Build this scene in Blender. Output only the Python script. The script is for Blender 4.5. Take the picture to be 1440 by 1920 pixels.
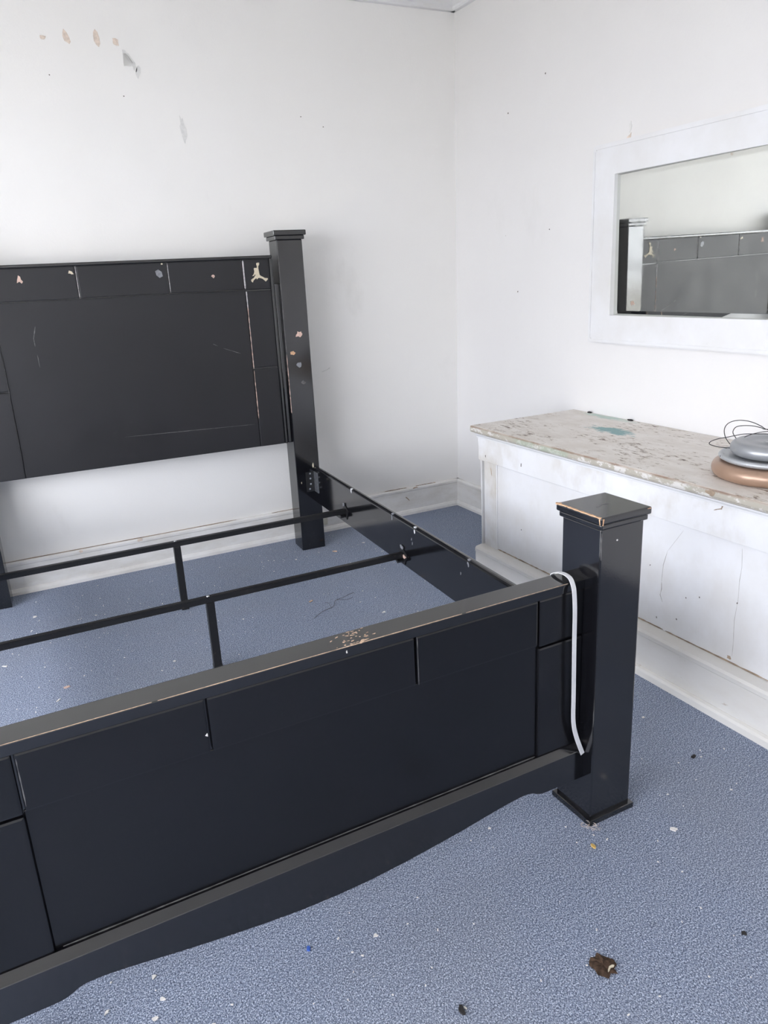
import bpy, bmesh, math, random
from mathutils import Matrix, Vector, noise

for o in list(bpy.data.objects):
    bpy.data.objects.remove(o, do_unlink=True)
SC = bpy.context.scene
COL = SC.collection
rnd = random.Random(7)

# ------------------------------------------------------------------ camera
FPX = 1417.97
cam_data = bpy.data.cameras.new('camera')
cam = bpy.data.objects.new('camera', cam_data); COL.objects.link(cam)
cam_data.sensor_fit = 'VERTICAL'; cam_data.sensor_height = 24.0
cam_data.lens = FPX / 1920 * 24.0
cam_data.clip_start = 0.02
_R = Vector((0.88803455, -0.45713453, -0.04922056))
_U = Vector((0.17825679, 0.24363511, 0.95334487))
_F = Vector((0.423815, 0.85537708, -0.29784373))
_C = Vector((-2.30666, -3.638636, 1.305))
cam.matrix_world = Matrix(((_R.x, _U.x, -_F.x, _C.x), (_R.y, _U.y, -_F.y, _C.y),
                           (_R.z, _U.z, -_F.z, _C.z), (0, 0, 0, 1)))
SC.camera = cam

# ------------------------------------------------------------------ sky, daylight, exposure
world = bpy.data.worlds.new('overcast_sky'); SC.world = world; world.use_nodes = True
wn = world.node_tree.nodes; wl = world.node_tree.links
bgn = wn['Background']
bgn.inputs['Color'].default_value = (0.94, 0.965, 1.04, 1)
bgn.inputs['Strength'].default_value = 9.2

# windows of the room, outside the frame: (wall, from, to, sill, head)
ROOM_X0, ROOM_Y0, CEIL = -4.25, -4.9, 2.62
WIN_L = (-4.5, -0.9, 0.22, 2.15)      # in the left wall, y range and z range

def portal(name, loc, rot, sx, sy):
    l = bpy.data.lights.new(name, 'AREA'); l.shape = 'RECTANGLE'; l.size = sx; l.size_y = sy
    l.cycles.is_portal = True
    o = bpy.data.objects.new(name, l); COL.objects.link(o)
    o.location = loc; o.rotation_euler = rot
    return o
portal('daylight_portal', (ROOM_X0 - 0.14, (WIN_L[0] + WIN_L[1]) / 2, (WIN_L[2] + WIN_L[3]) / 2),
       (0, -math.pi / 2, 0), WIN_L[3] - WIN_L[2], WIN_L[1] - WIN_L[0])

vs = SC.view_settings
vs.view_transform = 'Standard'; vs.look = 'None'; vs.gamma = 1.0; vs.use_curve_mapping = False
vs.exposure = 0.52

# ------------------------------------------------------------------ node helpers
class N:
    def __init__(self, name):
        self.m = bpy.data.materials.new(name); self.m.use_nodes = True
        self.t = self.m.node_tree
        self.b = self.t.nodes['Principled BSDF']
        self.tc = None
    def node(self, typ, **kw):
        n = self.t.nodes.new(typ)
        for k, v in kw.items(): setattr(n, k, v)
        return n
    def link(self, a, b): self.t.links.new(a, b)
    def put(self, sock, v):
        if hasattr(v, 'is_linked') or hasattr(v, 'links'): self.link(v, sock)
        else:
            if isinstance(v, tuple) and len(v) == 3 and sock.type == 'RGBA': v = (*v, 1)
            sock.default_value = v
    def coord(self, scale=(1, 1, 1), loc=(0, 0, 0)):
        if self.tc is None: self.tc = self.node('ShaderNodeTexCoord')
        mp = self.node('ShaderNodeMapping')
        mp.inputs['Scale'].default_value = scale; mp.inputs['Location'].default_value = loc
        self.link(self.tc.outputs['Object'], mp.inputs['Vector'])
        return mp.outputs['Vector']
    def noise(self, scale, detail=3, rough=0.5, vec=None, dist=0.0):
        n = self.node('ShaderNodeTexNoise')
        n.inputs['Scale'].default_value = scale; n.inputs['Detail'].default_value = detail
        n.inputs['Roughness'].default_value = rough; n.inputs['Distortion'].default_value = dist
        self.link(vec if vec is not None else self.coord(), n.inputs['Vector'])
        return n.outputs['Fac']
    def voro(self, scale, vec=None, out='Distance', rand=1.0):
        n = self.node('ShaderNodeTexVoronoi')
        n.inputs['Scale'].default_value = scale; n.inputs['Randomness'].default_value = rand
        self.link(vec if vec is not None else self.coord(), n.inputs['Vector'])
        return n.outputs[out]
    def ramp(self, fac, *stops):
        n = self.node('ShaderNodeValToRGB'); cr = n.color_ramp
        while len(cr.elements) < len(stops): cr.elements.new(0.5)
        for e, (p, c) in zip(cr.elements, stops):
            e.position = p; e.color = (c, c, c, 1) if not isinstance(c, tuple) else (*c, 1)
        self.link(fac, n.inputs['Fac'])
        return n.outputs['Color']
    def mix(self, fac, a, b, mode='MIX'):
        n = self.node('ShaderNodeMix', data_type='RGBA', blend_type=mode)
        self.put(n.inputs[0], fac); self.put(n.inputs[6], a); self.put(n.inputs[7], b)
        return n.outputs[2]
    def math(self, op, a, b=0.0, clamp=False):
        n = self.node('ShaderNodeMath', operation=op); n.use_clamp = clamp
        self.put(n.inputs[0], a); self.put(n.inputs[1], b)
        return n.outputs[0]
    def sep(self, vec):
        n = self.node('ShaderNodeSeparateXYZ'); self.link(vec, n.inputs[0]); return n.outputs
    def color(self, c): self.put(self.b.inputs['Base Color'], c)
    def rough(self, r): self.put(self.b.inputs['Roughness'], r)
    def bump(self, h, strength=0.2, dist=0.002):
        n = self.node('ShaderNodeBump'); n.inputs['Strength'].default_value = strength
        n.inputs['Distance'].default_value = dist
        self.link(h, n.inputs['Height']); self.link(n.outputs['Normal'], self.b.inputs['Normal'])

def plain(name, col, rough=0.5, metal=0.0, var=0.12, scale=30):
    m = N(name)
    f = m.ramp(m.noise(scale, 4), (0.3, 0.0), (0.7, 1.0))
    m.color(m.mix(f, tuple(c * (1 - var) for c in col), tuple(min(1, c * (1 + var)) for c in col)))
    m.rough(rough); m.b.inputs['Metallic'].default_value = metal
    return m.m

# ------------------------------------------------------------------ materials
def mat_black(name, spec, r0, r1, k=1.0):
    m = N(name)
    base = (0.0035 * k, 0.0035 * k, 0.0046 * k)
    f = m.noise(3.0, 4)
    c = m.mix(m.ramp(f, (0.35, 0.0), (0.7, 1.0)), base, (0.005 * k, 0.005 * k, 0.0064 * k))
    m.color(c)
    m.rough(m.ramp(m.noise(6.0, 5, 0.6), (0.3, r0), (0.7, r1)))
    m.b.inputs['Specular IOR Level'].default_value = spec
    m.bump(m.noise(240.0, 2), 0.05, 0.0006)
    return m.m
def mat_black_metal():
    m = N('black_metal')
    f = m.ramp(m.noise(40.0, 5, 0.7), (0.60, 0.0), (0.72, 1.0))
    m.color(m.mix(f, (0.012, 0.012, 0.013), (0.05, 0.04, 0.035))); m.rough(0.38)
    return m.m
def mat_wall(name, a, b):
    m = N(name)
    f = m.ramp(m.noise(1.3, 5, 0.6), (0.35, 0.0), (0.65, 1.0))
    c = m.mix(f, a, b)
    sm = m.ramp(m.noise(2.6, 6, 0.65, m.coord((1, 1, 0.55), (3, 1, 4))), (0.62, 0.0), (0.75, 1.0))
    c = m.mix(m.math('MULTIPLY', sm, 0.25), c, (0.62, 0.61, 0.585))
    dot = m.ramp(m.voro(3.6), (0.0, 1.0), (0.0055, 1.0), (0.009, 0.0))
    c = m.mix(m.math('MULTIPLY', dot, 0.75), c, (0.22, 0.2, 0.19))
    m.color(c); m.rough(0.52)
    h = m.math('ADD', m.noise(7.0, 4, 0.55), m.math('MULTIPLY', m.noise(120.0, 3), 0.25))
    m.bump(h, 0.22, 0.006)
    return m.m
def mat_trim(name, tint, wear=0.6):
    m = N(name)
    f = m.noise(5.0, 6, 0.65, m.coord((1, 1, 3)))
    c = m.mix(m.ramp(f, (0.42, 0.0), (0.72, 1.0)), tint, (0.66, 0.635, 0.595))
    chip = m.ramp(m.noise(22.0, 7, 0.75, m.coord((1, 0.55, 2.2), (5, 2, 1))), (0.665, 0.0), (0.69, 1.0))
    c = m.mix(m.math('MULTIPLY', chip, wear), c, (0.40, 0.31, 0.24))
    m.color(c); m.rough(0.45)
    m.bump(m.noise(18.0, 6, 0.7), 0.25, 0.003)
    return m.m
def mat_carpet():
    m = N('blue_grey_carpet')
    v = m.coord()
    fl = m.noise(330.0, 3, 0.65, v)
    fine = m.noise(170.0, 2, 0.6, m.coord((1, 1, 1), (7, 3, 0)))
    big = m.noise(2.2, 5, 0.6, m.coord((1, 1, 1), (2, 9, 0)))
    c = m.ramp(fl, (0.35, (0.046, 0.060, 0.096)), (0.46, (0.188, 0.228, 0.322)),
               (0.55, (0.335, 0.388, 0.505)), (0.66, (0.66, 0.72, 0.84)))
    c = m.mix(m.ramp(fine, (0.35, 0.5), (0.62, 0.0)), c, (0.085, 0.103, 0.150))
    c = m.mix(m.math('MULTIPLY', m.ramp(big, (0.42, 0.0), (0.68, 1.0)), 0.30), c, (0.225, 0.235, 0.262))
    fk = m.noise(470.0, 1, 0.5, m.coord((1, 0.6, 1), (1, 6, 0)))
    c = m.mix(m.math('MULTIPLY', m.ramp(fk, (0.60, 0.0), (0.67, 1.0)), 0.75), c, (0.74, 0.79, 0.90))
    c = m.mix(m.math('MULTIPLY', m.ramp(fk, (0.33, 1.0), (0.40, 0.0)), 0.75), c, (0.030, 0.040, 0.068))
    spot = m.ramp(m.noise(11.0, 3, 0.5, m.coord((1, 1, 1), (4, 1, 0))), (0.70, 0.0), (0.77, 1.0))
    c = m.mix(m.math('MULTIPLY', spot, 0.3), c, (0.045, 0.047, 0.055))
    m.color(c); m.rough(0.95); m.b.inputs['Specular IOR Level'].default_value = 0.1
    m.bump(m.math('ADD', fl, fine), 0.45, 0.003)
    return m.m
def mat_benchtop():
    m = N('peeling_bench_top_paint')
    vec = m.coord()
    x, y, z = m.sep(vec)
    st = m.coord((2.6, 1.0, 2.0))
    f = m.noise(6.0, 6, 0.65, st)
    c = m.mix(m.ramp(f, (0.40, 0.0), (0.66, 1.0)), (0.76, 0.72, 0.675), (0.65, 0.60, 0.54))
    wr = m.noise(24.0, 7, 0.72, m.coord((2.8, 1.0, 1.0), (3, 5, 1)), 0.4)
    edge = m.ramp(m.math('MULTIPLY', x, -1.0), (0.15, 0.0), (0.55, 0.05))      # more wear toward the front edge
    clus = m.math('MULTIPLY', m.math('SUBTRACT', m.noise(5.0, 3, 0.5, m.coord((1.6, 1, 1), (8, 2, 5))), 0.5), 0.42)
    wr2 = m.math('ADD', m.math('ADD', wr, edge), clus)
    tan = m.ramp(wr2, (0.585, 0.0), (0.62, 1.0))
    c = m.mix(m.math('MULTIPLY', tan, 0.7), c, (0.40, 0.33, 0.255))
    brown = m.ramp(wr2, (0.650, 0.0), (0.675, 1.0))
    c = m.mix(brown, c, (0.125, 0.085, 0.065))
    # turquoise paint spill and the streak along the wall
    def blob(cx, cy, rx, ry, soft, nz):
        dx = m.math('DIVIDE', m.math('SUBTRACT', x, cx), rx)
        dy = m.math('DIVIDE', m.math('SUBTRACT', y, cy), ry)
        d = m.math('SQRT', m.math('ADD', m.math('MULTIPLY', dx, dx), m.math('MULTIPLY', dy, dy)))
        d = m.math('ADD', d, m.math('MULTIPLY', m.math('SUBTRACT', nz, 0.5), 2.6))
        return m.ramp(d, (1.0 - soft if soft < 1 else 0.0, 1.0), (1.0, 0.0))
    nz = m.noise(20.0, 6, 0.7, m.coord((3.0, 1.0, 1.0), (1, 1, 8)))
    c = m.mix(m.math('MULTIPLY', blob(-0.208, -0.46, 0.045, 0.13, 0.35, nz), 0.85), c, (0.085, 0.28, 0.29))
    c = m.mix(m.math('MULTIPLY', blob(-0.03, -0.24, 0.035, 0.16, 0.6, nz), 0.6), c, (0.30, 0.52, 0.44))
    # front nosing: bare wood line on the arris, chipped green-grey paint below
    nose = m.ramp(m.math('MULTIPLY', x, -1.0), (0.5605, 0.0), (0.5625, 1.0))
    low = m.ramp(z, (0.676, 1.0), (0.681, 0.0))
    chips = m.noise(15.0, 7, 0.75, m.coord((1, 1.0, 1.6), (0, 3, 0)))
    ed = m.mix(m.ramp(chips, (0.50, 0.0), (0.54, 1.0)), (0.42, 0.39, 0.33), (0.64, 0.62, 0.59))
    ed = m.mix(m.ramp(m.noise(5.0, 3), (0.55, 0.0), (0.62, 0.55)), ed, (0.33, 0.40, 0.31))
    line = m.mix(m.ramp(m.noise(9.0, 5, 0.6), (0.40, 1.0), (0.60, 0.35)), (0.5, 0.45, 0.39), (0.19, 0.105, 0.065))
    c = m.mix(nose, c, m.mix(low, line, ed))
    m.color(c); m.rough(0.5)
    m.bump(m.math('SUBTRACT', m.noise(40.0, 6, 0.7, st), m.math('MULTIPLY', brown, 0.6)), 0.35, 0.004)
    return m.m
def mat_benchpaint(name, stain):
    m = N(name)
    f = m.noise(3.2, 5, 0.6)
    c = m.mix(m.ramp(f, (0.40, 0.0), (0.68, 1.0)), (0.76, 0.765, 0.785), (0.70, 0.695, 0.69))
    s = m.ramp(m.noise(2.6, 5, 0.6, m.coord((1, 1.4, 1), (2, 7, 3))), (0.46, 0.0), (0.64, 1.0))
    c = m.mix(m.math('MULTIPLY', s, stain), c, (0.50, 0.455, 0.385))
    sc = m.ramp(m.noise(70.0, 4, 0.7, m.coord((1, 2.5, 0.8))), (0.70, 0.0), (0.74, 1.0))
    c = m.mix(m.math('MULTIPLY', sc, 0.5), c, (0.45, 0.41, 0.36))
    m.color(c); m.rough(0.42)
    m.bump(m.noise(12.0, 5, 0.6), 0.2, 0.004)
    return m.m
def mat_mirror():
    m = N('silvered_mirror')
    cl = m.ramp(m.noise(4.0, 5, 0.6), (0.40, 0.0), (0.75, 1.0))
    m.color(m.mix(cl, (0.80, 0.815, 0.775), (0.76, 0.77, 0.735)))
    m.b.inputs['Metallic'].default_value = 1.0
    m.rough(m.ramp(m.noise(5.0, 5, 0.65, m.coord((1, 1, 1), (2, 2, 2))), (0.50, 0.012), (0.74, 0.10)))
    return m.m
def mat_disc(name, col, metal, rough, chips):
    m = N(name)
    c = m.mix(m.ramp(m.noise(18.0, 5), (0.3, 0.0), (0.7, 1.0)), tuple(v * 0.88 for v in col), col)
    if chips:
        ch = m.ramp(m.noise(42.0, 5, 0.7), (0.60, 0.0), (0.625, 1.0))
        x, y, z = m.sep(m.coord())
        r = m.math('SQRT', m.math('ADD', m.math('MULTIPLY', x, x), m.math('MULTIPLY', y, y)))
        rim = m.ramp(r, (0.127, 0.0), (0.134, 1.0))
        c = m.mix(m.math('MULTIPLY', ch, rim), c, (0.05, 0.047, 0.05))
    m.color(c); m.b.inputs['Metallic'].default_value = metal; m.rough(rough)
    m.bump(m.noise(30.0, 4), 0.08, 0.003)
    return m.m
def mat_pane():
    m = N('window_pane_glass')
    t = m.t
    tr = t.nodes.new('ShaderNodeBsdfTransparent'); gl = t.nodes.new('ShaderNodeBsdfGlossy')
    gl.inputs['Roughness'].default_value = 0.02
    mx = t.nodes.new('ShaderNodeMixShader'); mx.inputs[0].default_value = 0.06
    t.links.new(tr.outputs[0], mx.inputs[1]); t.links.new(gl.outputs[0], mx.inputs[2])
    t.links.new(mx.outputs[0], t.nodes['Material Output'].inputs['Surface'])
    return m.m

BLACK = mat_black('satin_black_paint', 1.0, 0.09, 0.15); BLACKP = mat_black('black_panel_paint', 0.55, 0.20, 0.27); BLACKH = mat_black('black_headboard_paint', 0.55, 0.44, 0.52, 2.2); BMETAL = mat_black_metal()
WALLB = mat_wall('old_white_wall_raised', (0.845, 0.832, 0.81), (0.86, 0.85, 0.832))  # tone raised to make up for weaker daylight on the back wall
WALLR = mat_wall('white_wall_dimmed', (0.735, 0.723, 0.717), (0.755, 0.745, 0.738))  # tone lowered to offset the stronger window light on the right wall
TRIM = mat_trim('worn_white_trim_paint', (0.79, 0.78, 0.765))
CARPET = mat_carpet()
BTOP = mat_benchtop(); BAPRON = mat_benchpaint('stained_white_bench_paint', 0.75)
BPANEL = mat_benchpaint('white_bench_panel_paint', 0.25)
BPLINTH = mat_trim('worn_bench_plinth_paint', (0.70, 0.685, 0.66), 0.55)
FRAMEW = mat_benchpaint('white_frame_paint', 0.10)
MIRROR = mat_mirror()
WORN_LIT = plain('rubbed_or_lit_grey_edge', (0.45, 0.43, 0.44), 0.6, var=0.3, scale=120)
RAWWOOD = plain('bare_pale_wood', (0.60, 0.37, 0.22), 0.7, var=0.25, scale=90)
PINKCHIP = plain('pink_filler', (0.60, 0.43, 0.36), 0.7, var=0.2, scale=120)
CREAM = plain('cream_sticker', (0.60, 0.53, 0.40), 0.55, var=0.12, scale=90)
TAPE = plain('grey_tape', (0.22, 0.225, 0.245), 0.4, var=0.25, scale=90)
WHITEB = plain('white_plastic', (0.74, 0.74, 0.76), 0.38, var=0.05)
PAPER = plain('white_flake', (0.72, 0.70, 0.67), 0.8, var=0.15, scale=200)
GRIME = plain('brown_grime', (0.33, 0.25, 0.18), 0.8, var=0.35, scale=25)
CRACKL = plain('hairline_crack', (0.34, 0.31, 0.28), 0.9, var=0.3, scale=60)
CRACK = plain('dark_crack', (0.13, 0.115, 0.10), 0.9, var=0.3, scale=60)
SCRATCH_LIT = plain('grey_scratch_or_lit_edge', (0.13, 0.125, 0.125), 0.6, var=0.4, scale=60)
STEEL = plain('bright_steel', (0.55, 0.57, 0.60), 0.3, 0.9, var=0.25, scale=70)
COPPER = mat_disc('copper_coloured_vinyl', (0.40, 0.265, 0.19), 0.35, 0.33, False)
SILVER = mat_disc('silver_paint', (0.36, 0.37, 0.385), 0.45, 0.36, False)
CHIPPED = mat_disc('chipped_silver_paint', (0.46, 0.475, 0.49), 0.35, 0.42, True)
WIREM = plain('dark_wire', (0.035, 0.035, 0.038), 0.4, 0.3)
LEAFM = plain('brown_leaf', (0.115, 0.070, 0.045), 0.8, var=0.5, scale=140)
YELLOW = plain('yellow_grain', (0.62, 0.42, 0.13), 0.5)
BLUEB = plain('blue_scrap', (0.04, 0.11, 0.45), 0.5)
DARKB = plain('dark_fluff', (0.022, 0.020, 0.020), 0.9)
WOODCHIP = plain('pale_wood_chip', (0.60, 0.42, 0.30), 0.8, var=0.3, scale=150)
BEIGE = plain('aged_cream_plastic', (0.52, 0.51, 0.44), 0.5)
PANE = mat_pane()
WPINK = plain('old_paint_under_wall', (0.70, 0.60, 0.52), 0.8, var=0.15, scale=90)
WGREY = plain('grey_plaster_mark', (0.715, 0.71, 0.695), 0.8, var=0.08, scale=60)

# ------------------------------------------------------------------ object helpers
WM = {}                                       # world matrix of every root
I4 = Matrix.Identity(4)
def tag(o, label=None, cat=None, group=None, kind=None):
    if label: o['label'] = label
    if cat: o['category'] = cat
    if group: o['group'] = group
    if kind: o['kind'] = kind
    return o
def thing(name, label, cat, M, group=None):
    o = bpy.data.objects.new(name, None); COL.objects.link(o)
    o.empty_display_size = 0.1
    o.matrix_world = M; WM[o] = M.copy()
    return tag(o, label, cat, group)
def obj(name, bm, mat, parent=None, M=I4, base=None, smooth=False):
    """bm holds coordinates in frame M; links ONE mesh object."""
    if parent is not None: W = WM[parent]
    else: W = base if base is not None else I4
    bmesh.ops.transform(bm, matrix=W.inverted() @ M, verts=bm.verts)
    bmesh.ops.recalc_face_normals(bm, faces=bm.faces)
    me = bpy.data.meshes.new(name); bm.to_mesh(me); bm.free()
    me.materials.append(mat)
    if smooth:
        for p in me.polygons: p.use_smooth = True
    o = bpy.data.objects.new(name, me); COL.objects.link(o)
    if parent is not None: o.parent = parent
    else: o.matrix_world = W
    WM[o] = W.copy()
    return o
def struct(name, bm, mat, parent=None, base=None, M=I4):
    o = obj(name, bm, mat, parent, M, base)
    if parent is None: o['kind'] = 'structure'
    return o
def T(x, y, z): return Matrix.Translation((x, y, z))

def box(bm, x0, x1, y0, y1, z0, z1, bev=0.0, seg=2):
    vs = [bm.verts.new(c) for c in ((x0, y0, z0), (x1, y0, z0), (x1, y1, z0), (x0, y1, z0),
                                    (x0, y0, z1), (x1, y0, z1), (x1, y1, z1), (x0, y1, z1))]
    fs = [bm.faces.new([vs[i] for i in q]) for q in
          ((0, 3, 2, 1), (4, 5, 6, 7), (0, 1, 5, 4), (1, 2, 6, 5), (2, 3, 7, 6), (3, 0, 4, 7))]
    if bev > 0:
        es = list({e for f in fs for e in f.edges})
        bmesh.ops.bevel(bm, geom=es, offset=bev, segments=seg, affect='EDGES', profile=0.6)
    return bm
def B(*a, bev=0.0, seg=2): return box(bmesh.new(), *a, bev=bev, seg=seg)
def prism(bm, pts, axis, a0, a1):
    """pts: 2D outline; axis 'x': (y,z) swept in x; 'y': (x,z) swept in y; 'z': (x,y) swept in z"""
    def P(p, a):
        return {'x': (a, p[0], p[1]), 'y': (p[0], a, p[1]), 'z': (p[0], p[1], a)}[axis]
    v0 = [bm.verts.new(P(p, a0)) for p in pts]; v1 = [bm.verts.new(P(p, a1)) for p in pts]
    n = len(pts)
    bm.faces.new(v0); bm.faces.new(list(reversed(v1)))
    for i in range(n):
        bm.faces.new((v0[i], v0[(i + 1) % n], v1[(i + 1) % n], v1[i]))
    return bm
def PR(pts, axis, a0, a1): return prism(bmesh.new(), pts, axis, a0, a1)
def lathe(prof, seg=64):
    bm = bmesh.new(); rings = []
    for r, z in prof:
        if r < 1e-5: rings.append([bm.verts.new((0, 0, z))])
        else: rings.append([bm.verts.new((r * math.cos(2 * math.pi * i / seg), r * math.sin(2 * math.pi * i / seg), z)) for i in range(seg)])
    for a, b in zip(rings, rings[1:]):
        for i in range(seg):
            j = (i + 1) % seg
            if len(a) == 1 and len(b) == 1: continue
            if len(a) == 1: bm.faces.new((a[0], b[i], b[j]))
            elif len(b) == 1: bm.faces.new((a[i], a[j], b[0]))
            else: bm.faces.new((a[i], a[j], b[j], b[i]))
    return bm
def smooth_path(pts, n=6):
    P = [Vector(p) for p in pts]; out = []
    for i in range(len(P) - 1):
        p0 = P[max(i - 1, 0)]; p1 = P[i]; p2 = P[i + 1]; p3 = P[min(i + 2, len(P) - 1)]
        for k in range(n):
            t = k / n
            out.append(0.5 * ((2 * p1) + (p2 - p0) * t + (2 * p0 - 5 * p1 + 4 * p2 - p3) * t * t
                              + (3 * p1 - p0 - 3 * p2 + p3) * t ** 3))
    out.append(P[-1]); return out
def tube(bm, pts, r, seg=6, r1=None):
    pts = [Vector(p) for p in pts]; rings = []
    ref = Vector((0.123, 0.456, 0.88)).normalized()
    for i, p in enumerate(pts):
        d = (pts[min(i + 1, len(pts) - 1)] - pts[max(i - 1, 0)]).normalized()
        a = d.cross(ref).normalized(); b = d.cross(a).normalized()
        rr = r if r1 is None else r + (r1 - r) * i / (len(pts) - 1)
        rings.append([bm.verts.new(p + (a * math.cos(2 * math.pi * k / seg) + b * math.sin(2 * math.pi * k / seg)) * rr) for k in range(seg)])
    for A, Bq in zip(rings, rings[1:]):
        for k in range(seg): bm.faces.new((A[k], A[(k + 1) % seg], Bq[(k + 1) % seg], Bq[k]))
    bm.faces.new(list(reversed(rings[0]))); bm.faces.new(rings[-1])
    return bm
def blob_pts(cx, cy, rx, ry, seed, n=11, jag=0.35, rot=0.0):
    r = random.Random(seed); out = []
    for i in range(n):
        a = 2 * math.pi * i / n; k = 1 + r.uniform(-jag, jag)
        x, y = rx * k * math.cos(a), ry * k * math.sin(a)
        out.append((cx + x * math.cos(rot) - y * math.sin(rot), cy + x * math.sin(rot) + y * math.cos(rot)))
    return out
def ribbon_pts(path, w, seed=1, jag=0.5):
    """closed 2D outline around a 2D polyline, ragged width w"""
    r = random.Random(seed); L = []; Rr = []
    P = [Vector(p) for p in path]
    for i, p in enumerate(P):
        d = (P[min(i + 1, len(P) - 1)] - P[max(i - 1, 0)]).normalized(); n = Vector((-d.y, d.x))
        k = 0.12 if i in (0, len(P) - 1) else 1 - r.uniform(0, jag)
        L.append(tuple(p + n * w / 2 * k)); Rr.append(tuple(p - n * w / 2 * k))
    return L + list(reversed(Rr))
def dens(path, n):
    P = [Vector(p) for p in path]; out = []
    for a, b in zip(P, P[1:]):
        for k in range(n): out.append(tuple(a.lerp(b, k / n)))
    out.append(tuple(P[-1])); return out
def mark(name, pts, axis, s0, s1, mat, parent, M=I4):
    return obj(name, PR(pts, axis, s0, s1), mat, parent, M)

# ------------------------------------------------------------------ the setting
def rwx(z): return -0.012 + 0.038 * z / 2.526       # the old right wall leans out a little
struct('floor', B(ROOM_X0 - 0.15, 0.3, ROOM_Y0 - 0.15, 0.2, -0.12, 0.0), CARPET)
struct('ceiling', B(ROOM_X0 - 0.15, 0.3, ROOM_Y0 - 0.15, 0.2, CEIL, CEIL + 0.1), WALLB)
wall_back = struct('wall_back', B(ROOM_X0 - 0.15, 0.3, 0.0, 0.15, 0.0, CEIL), WALLB)
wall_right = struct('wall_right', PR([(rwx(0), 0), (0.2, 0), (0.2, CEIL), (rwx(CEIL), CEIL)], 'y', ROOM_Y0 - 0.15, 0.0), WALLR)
def wall_with_hole(name, along, c0, c1, t0, t1, w, mat):
    bm = bmesh.new()
    a0, a1, z0, z1 = w
    for (p, q, r, s) in ((c0, a0, 0, CEIL), (a1, c1, 0, CEIL), (a0, a1, 0, z0), (a0, a1, z1, CEIL)):
        if along == 'y': box(bm, t0, t1, p, q, r, s)
        else: box(bm, p, q, t0, t1, r, s)
    return struct(name, bm, mat)
wall_with_hole('wall_left', 'y', ROOM_Y0, 0.0, ROOM_X0 - 0.15, ROOM_X0, WIN_L, WALLB)
struct('wall_front', B(ROOM_X0 - 0.15, 0.0, ROOM_Y0 - 0.15, ROOM_Y0, 0, CEIL), WALLB)
def window(name, along, w, t):
    a0, a1, z0, z1 = w
    def bb(bm, p, q, r, s, d0, d1, bev=0.004):
        if along == 'y': box(bm, t + d0, t + d1, p, q, r, s, bev)
        else: box(bm, p, q, t + d0, t + d1, r, s, bev)
    bm = bmesh.new()
    for (p, q, r, s) in ((a0 - .09, a0, z0 - .02, z1 + .09), (a1, a1 + .09, z0 - .02, z1 + .09), (a0, a1, z1, z1 + .09), (a0 - .12, a1 + .12, z0 - .05, z0 - .02)):
        bb(bm, p, q, r, s, 0.0, 0.03)
    root = struct(name, bm, TRIM)
    mid = (a0 + a1) / 2; zm = (z0 + z1) / 2
    bm = bmesh.new()
    for (p, q, r, s) in ((a0, a0 + .05, z0, z1), (a1 - .05, a1, z0, z1), (mid - .025, mid + .025, z0, z1), (a0, a1, z0, z0 + .06), (a0, a1, z1 - .05, z1), (a0, a1, zm - .02, zm + .02)):
        bb(bm, p, q, r, s, -0.09, -0.05)
    obj('sash', bm, TRIM, root)
    for p, q in ((a0 + .05, mid - .025), (mid + .025, a1 - .05)):
        for r, s in ((z0 + .06, zm - .02), (zm + .02, z1 - .05)):
            bm = bmesh.new(); bb(bm, p, q, r, s, -0.072, -0.068, 0); obj('pane', bm, PANE, root)
window('window_1', 'y', WIN_L, ROOM_X0)
struct('ground', B(ROOM_X0 - 40, ROOM_X0 - .16, -30, 26, -0.9, -0.6), plain('bounce_ground', (0.50, 0.475, 0.42), 0.95, var=0.2, scale=1.5))  # unseen ground, added and toned pale to steer bounce light onto upper walls

# skirting boards: board, bevelled lip, quarter-round shoe
HB = 0.157
def skirt_profile(t=0.018, h=HB):
    return [(0, 0), (t + .009, 0), (t + .009, .014), (t + .004, .026), (t, .029), (t, h - .022), (t + .003, h - .018), (t + .003, h - .008), (t - .004, h), (0, h)]
bb_back = struct('baseboard_back', PR([(-a, z) for a, z in skirt_profile()], 'x', ROOM_X0, -0.006), TRIM)
bb_right = struct('baseboard_right', PR([(-0.008 - a, z) for a, z in skirt_profile()], 'y', -1.035, -0.001), TRIM)
bb_left = struct('baseboard_left', PR([(ROOM_X0 + a, z) for a, z in skirt_profile()], 'y', ROOM_Y0, 0), TRIM)
struct('baseboard_front', PR([(ROOM_Y0 + a, z) for a, z in skirt_profile()], 'x', ROOM_X0, -0.1), TRIM)
# brown gap line between the old skirting and the wall, broken
for a, b in ((-2.62, -1.35), (-1.16, -0.62), (-0.50, -0.36), (-0.30, -0.17)):
    path = dens([(a, HB + .0015), ((a + b) / 2, HB + .0022), (b, HB + .0012)], 14)
    mark('gap_line', ribbon_pts(path, 0.0030, int(a * 100) + 900, 0.8), 'y', -0.0155, -0.010, GRIME, bb_back)
for x, z, rx, rz, s in ((-1.831, .150, .012, .008, 1), (-1.196, .092, .006, .008, 2), (-2.10, .148, .008, .005, 5)):
    mark('chip', blob_pts(x, z, rx, rz, s), 'y', -0.0225, -0.017, WPINK, bb_back)
mark('chip', ribbon_pts(dens([(-.372, .107), (-.356, .092), (-.347, .080)], 4), .006, 4), 'y', -0.0186, -0.017, GRIME, bb_back)
mark('chip', ribbon_pts(dens([(-.325, .149), (-.306, .153), (-.292, .151)], 4), .005, 9), 'y', -0.0225, -0.0165, GRIME, bb_back)

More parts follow.
